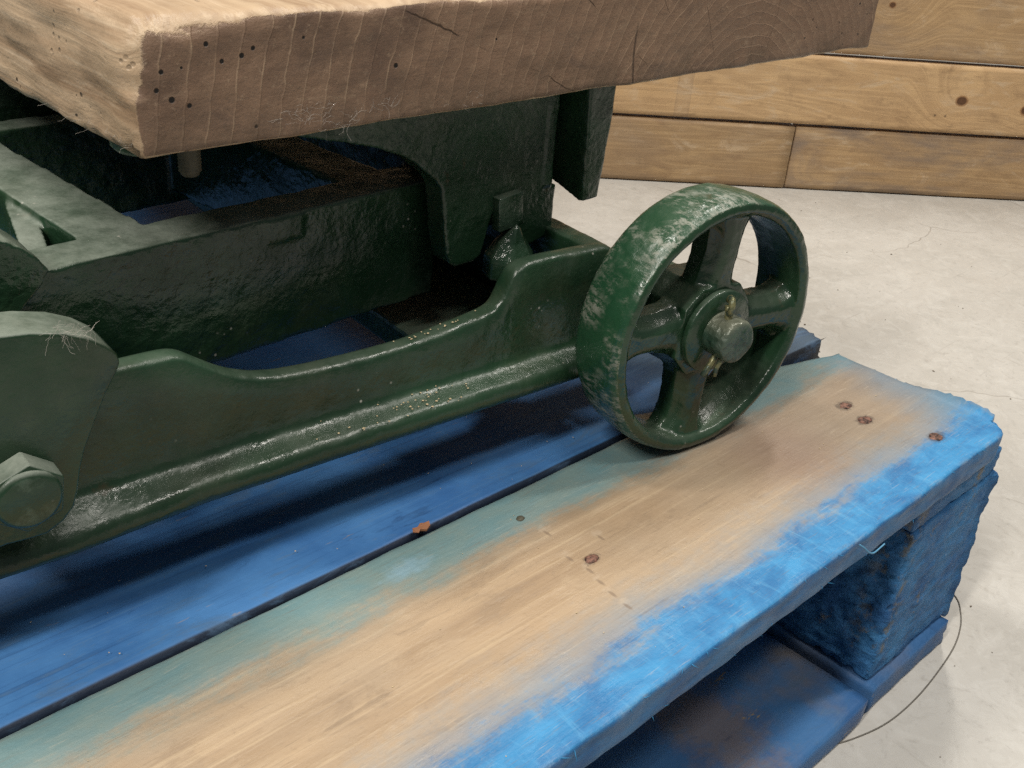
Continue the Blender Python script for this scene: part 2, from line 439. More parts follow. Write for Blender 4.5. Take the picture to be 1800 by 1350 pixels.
    c = m.mix(mul(m, pit, 0.9), c, (0.035, 0.02, 0.013))
    sh = m.math('ADD', mul(m, g1, 1.2), mul(m, m.noise(230, 4, 0.65), 0.45))
    sh = m.math('SUBTRACT', sh, mul(m, pit, 1.5))
    ny = m.math('ADD', m.sep(m.normal())[1], mul(m, m.math('SUBTRACT', m.noise(95, 6, 0.75), 0.5), 0.6))
    f = m.step(ny, -0.74, -0.86)
    col = m.mix(f, c, ec)
    hh = m.math('ADD', mul(m, eh, f), mul(m, mul(m, sh, 1.6), m.math('SUBTRACT', 1.0, f)))
    return m.done(col, m.step(m.noise(40), 0.3, 0.7, 0.4, 0.62), m.bump(hh, 0.5, 0.0014), spec=0.38)
SLAB = mat_slab()

def mat_plank(i, tone, knots=(), grey=0.2):
    m = Mat("wall_plank_wood")
    x, y, z = m.sep()
    # plank meshes run along local x; rings bend round the knots
    w = None
    for (kx, kz, kr) in knots:
        d = m.dist((kx, 0, kz), m.map((1.0, 0.0, 1.0)))
        q = m.step(d, 0.09, 0.0)
        w = q if w is None else m.math('ADD', w, q)
    vec = m.map((2.2, 40, 24), (i * 3.7, i, i * 2.1))
    if w is not None:
        off = m.comb(0.0, 0.0, mul(m, w, 1.9))
        n = m.n("ShaderNodeVectorMath"); n.operation = 'ADD'
        m.put(n.inputs[0], vec); m.put(n.inputs[1], off); vec = n.outputs[0]
    g1 = m.noise(1.0, 3, 0.55, vec, 0.5)
    fr = m.math('FRACT', mul(m, g1, 11.0))
    ring = m.step(m.math('ABSOLUTE', m.math('SUBTRACT', fr, 0.5)), 0.5, 0.1)
    g2 = m.noise(1, 4, 0.65, m.map((14, 300, 330), (i, i, i)))
    a = tuple(v * tone for v in (0.43, 0.27, 0.132)); b = tuple(v * tone for v in (0.60, 0.415, 0.225))
    c = m.mix(m.noise(7, 3, 0.6, m.map(loc=(i * 2.0, 0, i))), a, b)
    c = m.mix(mul(m, ring, 0.26), c, tuple(v * tone for v in (0.235, 0.135, 0.068)))
    c = m.mix(m.step(g2, 0.55, 0.75, 0, 0.25), c, (0.17, 0.105, 0.055))
    # weathered grey patches: former contact marks of other boards
    gx = m.noise(1, 3, 0.5, m.map((6.0, 0, 0.04), (i * 5.3, 0, i)))
    gm = m.step(gx, 0.60, 0.615)
    gm = mul(m, gm, m.step(m.noise(12, 5, 0.6, m.map(loc=(i, 0, 0))), 0.3, 0.65, 0.3, 1.0))
    c = m.mix(mul(m, gm, 0.4), c, (0.235, 0.175, 0.13))
    edge = m.step(m.math('ABSOLUTE', m.math('SUBTRACT', gx, 0.607)), 0.006, 0.0, 0, 0.22)
    c = m.mix(edge, c, (0.15, 0.11, 0.085))
    mot = m.noise(1, 6, 0.7, m.map((16, 30, 42), (i * 1.7, 0, i)), 0.8)
    c = m.mix(m.step(mot, 0.50, 0.72, 0, 0.65), c, (0.25, 0.155, 0.082))
    c = m.mix(m.step(mot, 0.47, 0.30, 0, 0.6), c, (0.56, 0.43, 0.29))
    scr = m.noise(1, 4, 0.6, m.map((9, 60, 260), (i, 0, i * 3), (0, 0.5, 0)))
    c = m.mix(m.step(scr, 0.66, 0.72, 0, 0.4), c, (0.14, 0.09, 0.055))
    c = m.mix(m.step(m.noise(28, 5, 0.65, m.map(loc=(i, i, 0))), 0.56, 0.75, 0, 0.45), c, (0.20, 0.125, 0.07))
    gp = m.noise(1, 5, 0.65, m.map((5, 1, 14), (i * 2.3, 0, i)), 0.6)
    c = m.mix(mul(m, m.step(gp, 0.38, 0.66), grey), c, (0.215, 0.16, 0.12))
    pit = mul(m, m.step(m.voro(17, vec=m.map((1, 0, 1), (i * 1.3, 0, 0))), 0.050, 0.028), 0.7)
    c = m.mix(pit, c, (0.05, 0.03, 0.02))
    h = m.math('ADD', mul(m, ring, 0.3), g2)
    for (kx, kz, kr) in knots:
        d = m.dist((kx, 0, kz), m.map((0.8, 0.0, 1.0), ((0.2 * kx), 0, 0)))
        d = m.math('ADD', d, mul(m, m.math('SUBTRACT', m.noise(140), 0.5), 0.003))
        c = m.mix(m.step(d, kr * 1.35, kr * 1.0, 0, 0.8), c, (0.24, 0.12, 0.05))
        c = m.mix(m.step(d, kr * 1.0, kr * 0.75), c, (0.10, 0.048, 0.022))
    return m.done(c, m.step(m.noise(50), 0.3, 0.7, 0.4, 0.6), m.bump(h, 0.25, 0.0015), spec=0.35)

def mat_floor():
    m = Mat("concrete_floor")
    a = m.noise(3.2, 6, 0.62, dist=0.6)
    b = m.noise(17, 6, 0.68, dist=1.0)
    c = m.mix(m.step(a, 0.3, 0.7), (0.40, 0.38, 0.345), (0.485, 0.465, 0.43))
    c = m.mix(m.step(b, 0.48, 0.72, 0, 0.5), c, (0.35, 0.33, 0.295))
    c = m.mix(m.step(m.noise(1, 5, .65, m.map((9, 26, 1), rot=(0, 0, .7)), 1.2), 0.5, 0.72, 0, 0.3), c, (0.53, 0.51, 0.47))
    c = m.mix(m.step(m.noise(45, 5, 0.7), 0.55, 0.8, 0, 0.5), c, (0.55, 0.53, 0.49))
    wr = m.noise(4, 3)
    warp = m.n("ShaderNodeVectorMath"); warp.operation = 'ADD'
    m.put(warp.inputs[0], m.P)
    m.put(warp.inputs[1], m.comb(mul(m, m.math('SUBTRACT', m.noise(6, 4), 0.5), 0.14), mul(m, m.math('SUBTRACT', m.noise(6, 4, vec=m.map(loc=(4, 7, 0))), 0.5), 0.14), 0.0))
    e = m.voro(4.6, 'DISTANCE_TO_EDGE', warp.outputs[0])
    cr = mul(m, m.step(e, 0.007, 0.001), m.step(m.noise(5, 2), 0.45, 0.6))
    c = m.mix(mul(m, cr, 0.5), c, (0.16, 0.135, 0.11))
    sm_ = m.noise(1, 6, 0.72, m.map((38, 14, 1), rot=(0, 0, 1.1)), 1.5)
    c = m.mix(m.step(sm_, 0.56, 0.74, 0, 0.5), c, (0.29, 0.265, 0.235))
    c = m.mix(m.step(m.noise(150, 4, 0.7), 0.55, 0.72, 0, 0.4), c, (0.29, 0.27, 0.24))
    c = m.mix(m.step(m.noise(62, 6, 0.75, dist=0.8), 0.52, 0.68, 0, 0.28), c, (0.31, 0.295, 0.27))
    c = m.mix(m.step(m.noise(34, 6, 0.75, dist=1.2), 0.52, 0.36, 0, 0.28), c, (0.58, 0.565, 0.53))
    sp = mul(m, m.step(m.voro(60), 0.10, 0.05), m.step(m.noise(18), 0.6, 0.7))
    c = m.mix(mul(m, sp, 0.6), c, (0.15, 0.13, 0.11))
    sc2 = m.noise(1, 4, 0.7, m.map((4, 90, 1), rot=(0, 0, 0.35)), 0.3)
    c = m.mix(m.step(sc2, 0.64, 0.72, 0, 0.35), c, (0.24, 0.22, 0.20))
    h = m.math('SUBTRACT', m.noise(220, 4), mul(m, cr, 1.0))
    return m.done(c, m.step(b, 0.3, 0.7, 0.38, 0.6), m.bump(h, 0.12, 0.001), spec=0.4)
FLOOR = mat_floor()

def simple(name, col, rough=0.7, spec=0.3):
    m = Mat(name)
    c = m.mix(m.noise(400, 3), tuple(v * 0.75 for v in col), tuple(min(1, v * 1.2) for v in col))
    return m.done(c, rough, spec=spec)
WEB = simple("grey_lint", (0.52, 0.48, 0.43), 0.9)
GRIT = simple("wood_dust", (0.55, 0.44, 0.27), 0.8)
DIRT = simple("dark_crumbs", (0.16, 0.13, 0.10), 0.9)
CHIP = simple("rust_flake", (0.30, 0.135, 0.07), 0.8)
WIRE = simple("dark_wire", (0.14, 0.128, 0.11), 0.6)
FIBRE = simple("blue_fibre", (0.09, 0.26, 0.42), 0.6)
STUBBLE = simple("blue_splinter", (0.03, 0.20, 0.40), 0.7)

# ------------------------------------------------------------------ objects
def link(o, parent=None):
    COL.objects.link(o)
    if parent is not None:
        o.parent = parent
    return o

def empty(name, loc, label, cat, group=None):
    o = bpy.data.objects.new(name, None)
    o.empty_display_size = 0.05
    o.location = loc
    COL.objects.link(o)
    o["label"] = label; o["category"] = cat
    if group: o["group"] = group
    return o

def mesh_obj(name, verts, faces, mats, parent=None, idx=None, smooth=True, offset=None):
    """verts in world space; the object keeps its texture space in world metres"""
    me = bpy.data.meshes.new(name)
    me.from_pydata([tuple(v) for v in verts], [], faces)
    for mt in (mats if isinstance(mats, (list, tuple)) else [mats]):
        me.materials.append(mt)
    if idx is not None:
        me.polygons.foreach_set("material_index", idx)
    if smooth:
        me.polygons.foreach_set("use_smooth", [True] * len(me.polygons))
    me.update()
    o = bpy.data.objects.new(name, me)
    link(o, parent)
    if parent is not None:
        root = parent
        t = Vector((0, 0, 0))
        while root is not None:
            t += root.location
            root = root.parent
        o.location = -t
    return o

def fix_normals(o):
    bm = bmesh.new(); bm.from_mesh(o.data)
    bmesh.ops.recalc_face_normals(bm, faces=bm.faces)
    bm.to_mesh(o.data); bm.free()

def bevel(o, w, seg=2, ang=35):
    md = o.modifiers.new("bevel", 'BEVEL')
    md.width = w; md.segments = seg; md.limit_method = 'ANGLE'; md.angle_limit = math.radians(ang)
    return o

def n3(p, s, o=0.0): return MN.noise(Vector((p[0] * s + o, p[1] * s + o * 1.3, p[2] * s - o)))
def fb(p, s, o=0.0, oc=4): return MN.fractal(Vector((p[0] * s + o, p[1] * s - o, p[2] * s + o * .7)), 0.9, 2.0, oc)

def worn_box(lo, hi, cell, rad, disp=None, warp=None):
    """box surface lattice with worn (varying-radius) edges; returns verts, faces, side tags"""
    n = [max(1, int(round((hi[k] - lo[k]) / cell[k]))) for k in range(3)]
    key = {}; V = []; F = []; T = []
    def vid(i, j, k):
        t = (i, j, k)
        if t in key: return key[t]
        p = Vector([lo[a] + (hi[a] - lo[a]) * t[a] / n[a] for a in range(3)])
        r = rad(p) if callable(rad) else rad
        q = Vector([min(max(p[a], lo[a] + r), hi[a] - r) if hi[a] - lo[a] > 2 * r else (lo[a] + hi[a]) / 2 for a in range(3)])
        d = p - q
        if d.length > 1e-9:
            # inf-norm direction scaled to the radius keeps flats flat and rounds the edges
            dn = d.normalized()
            on_flat = sum(1 for a in range(3) if abs(d[a]) > 1e-7)
            p2 = q + dn * r if on_flat > 1 else p
        else:
            dn = Vector((0, 0, 1)); p2 = p
        if disp: p2 = p2 + dn * disp(p, dn)
        if warp: p2 = warp(p2)
        key[t] = len(V); V.append(p2); return key[t]
    for ax in range(3):
        b, c = (ax + 1) % 3, (ax + 2) % 3
        for s in (0, n[ax]):
            for i in range(n[b]):
                for j in range(n[c]):
                    quad = []
                    for (di, dj) in ((0, 0), (1, 0), (1, 1), (0, 1)):
                        t = [0, 0, 0]; t[ax] = s; t[b] = i + di; t[c] = j + dj
                        quad.append(vid(*t))
                    if s == 0: quad.reverse()
                    F.append(quad); T.append((ax, 0 if s == 0 else 1))
    return V, F, T

def prism(poly, f, a, b):
    """poly of (p, q); f(p, q, d) -> world point; extruded d = a..b"""
    n = len(poly)
    V = [f(p, q, a) for p, q in poly] + [f(p, q, b) for p, q in poly]
    F = [list(range(n))[::-1], list(range(n, 2 * n))]
    for i in range(n):
        j = (i + 1) % n
        F.append([i, j, n + j, n + i])
    return V, F

def boxvf(lo, hi):
    x0, y0, z0 = lo; x1, y1, z1 = hi
    V = [Vector(v) for v in ((x0, y0, z0), (x1, y0, z0), (x1, y1, z0), (x0, y1, z0), (x0, y0, z1), (x1, y0, z1), (x1, y1, z1), (x0, y1, z1))]
    F = [[0, 3, 2, 1], [4, 5, 6, 7], [0, 1, 5, 4], [1, 2, 6, 5], [2, 3, 7, 6], [3, 0, 4, 7]]
    return V, F

def merge(parts):
    V = []; F = []
    for v, f in parts:
        o = len(V); V += list(v); F += [[i + o for i in q] for q in f]
    return V, F

def tube(path, r, seg=8, cap=True):
    V = []; F = []
    n = len(path); path = [Vector(p) for p in path]
    up = None
    for i, p in enumerate(path):
        d = (path[min(i + 1, n - 1)] - path[max(i - 1, 0)]).normalized()
        if up is None:
            up = d.orthogonal().normalized()
        up = (up - d * up.dot(d)).normalized()
        s = d.cross(up)
        rr = r[i] if isinstance(r, (list, tuple)) else r
        for k in range(seg):
            a = 2 * math.pi * k / seg
            V.append(p + (up * math.cos(a) + s * math.sin(a)) * rr)
    for i in range(n - 1):
        for k in range(seg):
            k2 = (k + 1) % seg
            F.append([i * seg + k, i * seg + k2, (i + 1) * seg + k2, (i + 1) * seg + k])
    if cap:
        F.append(list(range(seg))[::-1]); F.append([(n - 1) * seg + k for k in range(seg)])
    return V, F

def cast(V, F, voxel, lump=0.0006, smooth=3):
    """melt crossing solids into one casting with soft fillets; returns a mesh"""
    me = bpy.data.meshes.new("tmp"); me.from_pydata([tuple(v) for v in V], [], F)
    bm = bmesh.new(); bm.from_mesh(me); bmesh.ops.recalc_face_normals(bm, faces=bm.faces); bm.to_mesh(me); bm.free()
    o = bpy.data.objects.new("tmp", me); COL.objects.link(o)
    md = o.modifiers.new("r", 'REMESH'); md.mode = 'VOXEL'; md.voxel_size = voxel; md.adaptivity = 0
    ms = o.modifiers.new("s", 'SMOOTH'); ms.iterations = smooth; ms.factor = 0.5
    dg = bpy.context.evaluated_depsgraph_get()
    res = bpy.data.meshes.new_from_object(o.evaluated_get(dg))
    bpy.data.objects.remove(o); bpy.data.meshes.remove(me)
    if lump:
        ns = [v.normal.copy() for v in res.vertices]
        for v, nn in zip(res.vertices, ns):
            v.co += nn * (lump * fb(v.co, 75, 2.0, 3))
    res.update()
    return res

def from_mesh(name, me, mats, parent):
    me.name = name
    me.materials.clear()
    for mt in (mats if isinstance(mats, (list, tuple)) else [mats]): me.materials.append(mt)
    me.polygons.foreach_set("use_smooth", [True] * len(me.polygons))
    me.update()
    o = bpy.data.objects.new(name, me); link(o, parent)
    t = Vector((0, 0, 0)); r = parent
    while r is not None: t += r.location; r = r.parent
    o.location = -t
    return o

# ================================================================== setting
FZ = -0.161
V = []; F = []
N = 40
for i in range(N + 1):
    for j in range(N + 1):
        V.append((-4 + 8 * i / N, -4 + 8 * j / N, FZ))
for i in range(N):
    for j in range(N):
        a = i * (N + 1) + j
        F.append([a, a + N + 1, a + N + 2, a + 1])
fl = mesh_obj("floor", V, F, FLOOR)
fl["kind"] = "structure"

# wall of stacked planks, turned 39 degrees to the pallet
WA = Vector((0.5262, 0.7557, FZ)); WANG = math.atan2(-0.632, 0.775)
wall = empty("plank_wall", WA, "wall of stacked reclaimed brown timber planks behind the pallet", "wall")
wall.rotation_euler = (0, 0, WANG)
rows = [(0.0015, 0.0885), (0.0925, 0.184), (0.188, 0.279), (0.283, 0.372), (0.376, 0.466)]
joints = [[-0.95, -0.30, 0.2585, 0.86, 1.5], [-0.95, -0.42, 0.93, 1.5], [-0.95, -0.1, 1.05, 1.5], [-0.95, 0.35, 1.5], [-0.95, -0.2, 0.7, 1.5]]
knots = {(1, 1): [(0.481, 0.1375, 0.0062), (0.578, 0.130, 0.007)], (2, 1): [(0.352, 0.254, 0.0035)]}
ci = 0
for ri, (z0, z1) in enumerate(rows):
    js = joints[ri]
    for k in range(len(js) - 1):
        ci += 1
        depth = [0.0, -0.0016, 0.0006, -0.001, 0.0004][ri] + (0.0012 if (ri, k) == (0, 2) else 0)
        lo = (js[k] + 0.0008, depth, z0); hi = (js[k + 1] - 0.0008, 0.024, z1)
        sd = ci * 3.1
        Vb, Fb, Tb = worn_box(lo, hi, (0.02, 0.008, 0.006), lambda p: 0.0019 + 0.0007 * n3(p, 30, sd),
                              lambda p, d: 0.0006 * fb(p, 14, sd, 3))
        grey = {(0, 2): 0.95, (2, 1): 0.6, (0, 1): 0.35, (3, 0): 0.5}.get((ri, k), 0.12)
        tone = [1.0, 0.86, 0.84, 0.95, 1.02, 1.08, 1.0, 0.82, 0.95, 0.98, 1.0, 0.9, 1.0, 1.0, 0.9][ci % 15]
        if ri == 0: tone *= 0.9
        if ri == 1: tone = 1.06
        if ri == 2: tone *= 0.88
        me = bpy.data.meshes.new("plank")
        me.from_pydata([tuple(v) for v in Vb], [], Fb)
        me.materials.append(mat_plank(ci, tone, knots.get((ri, k), ()), grey))
        me.polygons.foreach_set("use_smooth", [True] * len(me.polygons))
        o = bpy.data.objects.new("plank", me); link(o, wall)

# ================================================================== pallet
pal = empty("pallet", (0, 0, FZ), "worn blue painted timber pallet with bare brown patch on its front board", "pallet")
DT = 0.016     # deck board thickness
def board_warp_front(p):
    q = Vector(p)
    # loose end: worn, skewed and splintered
    if q.x > -0.05:
        t = min(1, (q.x + 0.05) / 0.05)
        if q.y > 0.06: q.y -= t * 0.013 * min(1, (q.y - 0.06) / 0.05)
    return q
def end_jag(p, d):
    a = 0.0004 * fb(p, 40, 3, 3)
    if d.x > 0.6:
        a += -0.0015 + 0.0008 * MN.noise(Vector((3.1, p.y * 60, p.z * 40))) + 0.0013 * MN.noise(Vector((1.2, p.y * 420, p.z * 200)))
        a += 0.0065 * math.exp(-((p.y - 0.027) / 0.026) ** 2)
    if d.y < -0.6:
        a += 0.0009 * MN.noise(Vector((p.x * 60, 2, p.z * 250)))
    return a
def corner_r(p):
    r = 0.0016 + 0.0008 * n3(p, 45)
    return r
Vb, Fb, Tb = worn_box((-1.2, 0.0, -DT), (0.006, 0.1245, 0.0), (0.004, 0.0025, 0.002), corner_r, end_jag, board_warp_front)
# round the outer corner of the board in plan
for v in Vb:
    dx = v.x + 0.012; dy = 0.012 - v.y
    if dx > 0 and dy > 0:
        L = math.hypot(dx, dy)
        if L > 0.0125:
            s = 0.0125 / L
            v.x = -0.012 + dx * s; v.y = 0.012 - dy * s
mesh_obj("deck_board", Vb, Fb, FRONT_BOARD, pal)

ys = [(0.1286, 0.249, 0.020), (0.2535, 0.374, 0.004), (0.3785, 0.499, 0.010), (0.5035, 0.624, 0.0), (0.6285, 0.749, 0.008), (0.7535, 0.874, 0.0), (0.8785, 0.999, 0.006)]
for i, (y0, y1, xe) in enumerate(ys):
    fine = (i == 0)
    def dj(p, d, sd=i * 2.7):
        a = 0.0005 * fb(p, 35, sd, 3)
        if d.x > 0.6: a += 0.004 * MN.noise(Vector((sd, p.y * 180, p.z * 60))) + 0.003 * MN.noise(Vector((sd, p.y * 480, p.z * 200))) - 0.006 * max(0, 1 - (p.y - y0) / 0.012)
        return a
    Vb, Fb, Tb = worn_box((-1.2, y0, -DT - (0.0012 if fine else 0)), (xe, y1, -0.0012 if fine else -0.0003 * i), (0.006 if fine else 0.03, 0.003 if fine else 0.012, 0.004), 0.0009, dj)
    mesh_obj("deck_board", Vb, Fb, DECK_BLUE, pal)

# cross stringers, blocks and base boards
ST = DT + 0.0182
def torn(p, d, sd=0.0, amp=1.0):
    a = 0.0003 * fb(p, 90, sd, 4)
    if d.y < -0.5:
        a += amp * (0.0005 * fb(p, 150, sd, 4) + 0.0005 * MN.noise(Vector((p.x * 60 + sd, 0, p.z * 330))))
    if d.x < -0.5:
        a += 0.0006 * MN.noise(Vector((0, p.y * 20, p.z * 260 + sd)))
    return a
for i, (x0, x1) in enumerate([(-0.086, 0.014), (-0.65, -0.55), (-1.195, -1.10)]):
    fine = i == 0
    c = (0.003, 0.012, 0.002) if fine else (0.03, 0.1, 0.02)
    Vb, Fb, Tb = worn_box((x0, 0.004, -ST), (x1, 0.998, -DT - 0.0014), c, 0.002, (lambda p, d: torn(p, d, 4.0, 1.5)) if fine else None)
    mesh_obj("stringer", Vb, Fb, BLOCK if fine else CROSS_BLUE, pal)
    for j, (y0, y1) in enumerate([(0.003, 0.100), (0.45, 0.55), (0.90, 0.998)]):
        near = fine and j == 0
        def rr(p):
            return 0.003 + 0.0025 * max(0, n3(p, 55, 1.0)) if near else 0.003
        def dd(p, d):
            a = torn(p, d, 9.0, 1.3)
            # ragged left arris and splintered foot
            e = max(0, 1 - abs(p.x - x0) / 0.018)
            a -= 0.005 * e * max(0, 0.1 + fb(p, 170, 5.0, 4))
            if p.x > x1 - 0.006: a += 0.0016 * fb(p, 90, 7.0, 4) + 0.004
            return a
        Vb, Fb, Tb = worn_box((x0 + 0.003, y0, -0.141), (x1 - 0.004, y1, -ST - 0.0004), (0.002, 0.003, 0.002) if near else (0.05, 0.05, 0.05), rr, dd if near else None)
        mesh_obj("block", Vb, Fb, BLOCK if near else CROSS_BLUE, pal)
for i, (y0, y1) in enumerate([(-0.004, 0.098), (0.45, 0.55), (0.90, 0.998)]):
    for (xa, xb) in [(-1.10, -0.0915)]:
        Vb, Fb, Tb = worn_box((xa, y0, FZ + 0.0005), (xb, y1, -0.1415 - 0.0003), (0.006, 0.004, 0.004) if i == 0 else (0.05, 0.03, 0.01), 0.0018, lambda p, d: 0.0006 * fb(p, 30, 4, 3))
        mesh_obj("base_board", Vb, Fb, BASE_BLUE, pal)
for (xa, xb) in [(-0.0835, 0.010), (-1.195, -1.103)]:
    Vb, Fb, Tb = worn_box((xa, -0.002, FZ + 0.0005), (xb, 0.999, -0.1412), (0.004, 0.02, 0.004), 0.0018,
                          lambda p, d: 0.0007 * fb(p, 40, 6, 4) + (0.003 * fb(p, 60, 3, 4) if d.x > 0.5 else 0))
    mesh_obj("base_board", Vb, Fb, CROSS_BLUE, pal)

# nails and screws driven into the front board
def nail(x, y, r, h, mat, seed):
    rng = random.Random(seed)
    V = [Vector((x, y, h))]; n = 12
    for ring, (rf, zf) in enumerate(((0.55, h + 0.0002), (1.0, h * 0.4), (1.05, -0.003))):
        for k in range(n):
            a = 2 * math.pi * k / n
            q = r * rf * (1 + 0.22 * (rng.random() - 0.5))
            V.append(Vector((x + math.cos(a) * q * 1.35, y + math.sin(a) * q, zf + (rng.random() - 0.5) * 0.0005)))
    F = [[0, 1 + k, 1 + (k + 1) % n] for k in range(n)]
    for s in range(2):
        for k in range(n):
            a = 1 + s * n + k; b = 1 + s * n + (k + 1) % n
            F.append([a, a + n, b + n, b])
    return mesh_obj("nail", V, F, mat, pal)
nail(-0.0534, 0.0721, 0.0034, 0.0002, RUST, 1)
nail(-0.0584, 0.0566, 0.0034, 0.0002, RUST, 2)
nail(-0.0421, 0.0227, 0.0034, 0.0002, RUST, 3)
nail(-0.2699, 0.0669, 0.0026, 0.0008, RUST, 4)
nail(-0.2743, 0.1067, 0.0017, 0.0006, ZINC, 5)

# splinters along the ragged right ends of the front boards
rng = random.Random(3)
parts = []
def splinter(p, d, L, r):
    p = Vector(p); d = Vector(d).normalized()
    return tube([p, p + d * L * 0.5 + Vector((0, 0, rng.uniform(-.0005, .0008))), p + d * L], [r, r * 0.7, r * 0.15], 4)
for k in range(70):
    y = rng.uniform(0.012, 0.108)
    xx = -0.001 + 0.006 * math.exp(-((y - 0.03) / 0.03) ** 2) + rng.uniform(-0.003, 0.0)
    parts.append(splinter((xx, y, -rng.uniform(0.0005, 0.012)), (1, rng.uniform(-.5, .5), rng.uniform(-.1, .35)), rng.uniform(0.002, 0.006), rng.uniform(0.0002, 0.0005)))
for k in range(36):
    x = rng.uniform(-0.46, 0.0)
    parts.append(splinter((x, 0.0012, -rng.choice([0.0008, 0.0145])), (rng.uniform(-1, 1), -0.4, rng.uniform(-.3, .3)), rng.uniform(0.002, 0.005), 0.00025))
V, F = merge(parts)
o = mesh_obj("splinters", V, F, STUBBLE, pal); o["kind"] = "stuff"

# ================================================================== table on an iron carriage
BASE = Vector((-0.25, 0.25, 0.0))
tab = empty("carriage_table", BASE, "coffee table with thick old timber top on green cast iron wheeled carriage", "table")

PHI = -0.077
CO = Vector((-0.16, 0.0948, 0.0))
CU = Vector((math.cos(PHI), math.sin(PHI), 0)); CV = Vector((-math.sin(PHI), math.cos(PHI), 0)); CZ = Vector((0, 0, 1))
def W(u, v, z): return CO + CU * u + CV * v + CZ * z

# ---- timber top
TX0, TX1, TY0, TY1, TZ0, TZ1 = -0.4105, 0.053, SLAB_Y - 0.0012, 0.90, 0.1698, 0.2145
def slab_r(p):
    r = 0.0022 + 0.0012 * n3(p, 38, 2.0)
    if p.z > 0.2: r += 0.0026 + 0.0032 * max(0, n3(p, 26, 9.0))
    c = max(0, 1 - math.hypot(p.x - TX0, (p.y - TY0) * 0.6) / 0.05)
    r += 0.0055 * c * (1 if p.z > 0.19 else 0.1)
    return max(0.0015, min(r, 0.018))
def slab_d(p, d):
    a = 0.0009 * fb(p, 24, 1.0, 4)
    if d.y < -0.8: a += 0.0004 * fb(p, 110, 4.0, 2)
    if d.x < -0.5:
        a += 0.0016 * fb((p.x, p.y * 0.5, p.z * 1.4), 55, 6.0, 4)
        low = max(0, 1 - (p.z - TZ0) / 0.012) * max(0, 1 - (p.y - TY0) / 0.12)
        a -= 0.003 * low * max(0, 0.2 + fb(p, 160, 1.0, 3))
    if d.z > 0.4: a += 0.0012 * fb(p, 40, 3.0, 4)
    return a
Vb, Fb, Tb = worn_box((TX0, TY0, TZ0), (TX1, TY1, TZ1), (0.0022, 0.004, 0.0018), slab_r, slab_d)
mesh_obj("table_top", Vb, Fb, SLAB, tab)

# ---- lower carriage: side rail with foot flange
prof = [(-.262, .0962), (-.2535, .0962), (-.2475, .0958), (-.2435, .0942), (-.239, .0905), (-.232, .0855), (-.2245, .0812), (-.216, .0776), (-.205, .0752), (-.192, .074),
        (-.1785, .0735), (-.16, .0731), (-.144, .0733), (-.128, .0748), (-.112, .0768), (-.102, .0782), (-.0965, .0798), (-.0935, .0825), (-.0915, .0862), (-.0895, .0908), (-.0875, .0952), (-.0845, .0978), (-.080, .0988),
        (-.066, .0988), (-.05, .0983), (-.034, .0977), (-.0275, .0972), (-.0245, .095)]
left = [(-.3, .0964), (-.34, .0964)]
mir = [(-.64 - u, z) for u, z in prof]
full = sorted(set(mir + left + prof))
dense = []
for (u0, z0), (u1, z1) in zip(full[:-1], full[1:]):
    L = math.hypot(u1 - u0, z1 - z0); k = max(1, int(L / 0.0016))
    for i in range(k): dense.append((u0 + (u1 - u0) * i / k, z0 + (z1 - z0) * i / k))
dense.append(full[-1])
sm = dense
for _ in range(2):
    sm = [sm[0]] + [((a[0] + b[0] + c[0]) / 3, (a[1] + b[1] + c[1]) / 3) for a, b, c in zip(sm[:-2], sm[1:-1], sm[2:])] + [sm[-1]]
def rail(sign, v0):
    V = []; F = []
    sec_n = None
    for (u, zt) in sm:
        dip = 0.0045 * max(0, min(1, (-0.245 - u) / 0.05)) if u > -0.4 else 0.0
        lz = 0.0472 - dip
        sec = [(.0625, zt - .0022), (.0612, zt - .0006), (.0590, zt), (.0552, zt), (.0532, zt - .0007), (.0522, zt - .0024)]
        zb = zt - .006; ze = 0.0560
        for t in (0.25, 0.5, 0.75, 1.0): sec.append((.0522 - 0.0004 * t, zb + (ze - zb) * t))
        sec += [(.0514, .0530), (.0507, .0510), (.0494, .0495), (.0472, .0486), (.0444, .0481 - dip * .5), (.0414, .0476 - dip * .9), (.0396, lz - .0006), (.0383, lz - .0028), (.0378, lz - .0055), (.0381, .0388 - dip * 0.7), (.0396, .0374 - dip * 0.7),
                (.05, .0368), (.0625, .0368)]
        sec_n = len(sec)
        for (v, z) in sec:
            p = W(u, v0 + sign * v, z)
            nn = 0.0006 * fb(p, 45, 1.0, 3) + 0.0003 * fb(p, 130, 5.0, 2)
            p += CV * (-sign * nn) + CZ * (nn * 0.6)
            V.append(p)
    n = len(sm)
    for i in range(n - 1):
        for k in range(sec_n):
            k2 = (k + 1) % sec_n
            q = [i * sec_n + k, i * sec_n + k2, (i + 1) * sec_n + k2, (i + 1) * sec_n + k]
            F.append(q)
    F.append(list(range(sec_n))); F.append([(n - 1) * sec_n + k for k in range(sec_n)][::-1])
    return V, F
low = mesh_obj("side_rail", *rail(1, 0.0), GREEN_RAIL, tab); fix_normals(low)
VFAR = 0.60
far = mesh_obj("side_rail", *rail(-1, VFAR), GREEN_RAIL, tab); fix_normals(far)

def ubox(u0, u1, v0, v1, z0, z1):
    V, F = boxvf((0, 0, 0), (1, 1, 1))
    return [W(u0 + (u1 - u0) * p.x, v0 + (v1 - v0) * p.y, z0 + (z1 - z0) * p.z) for p in V], F
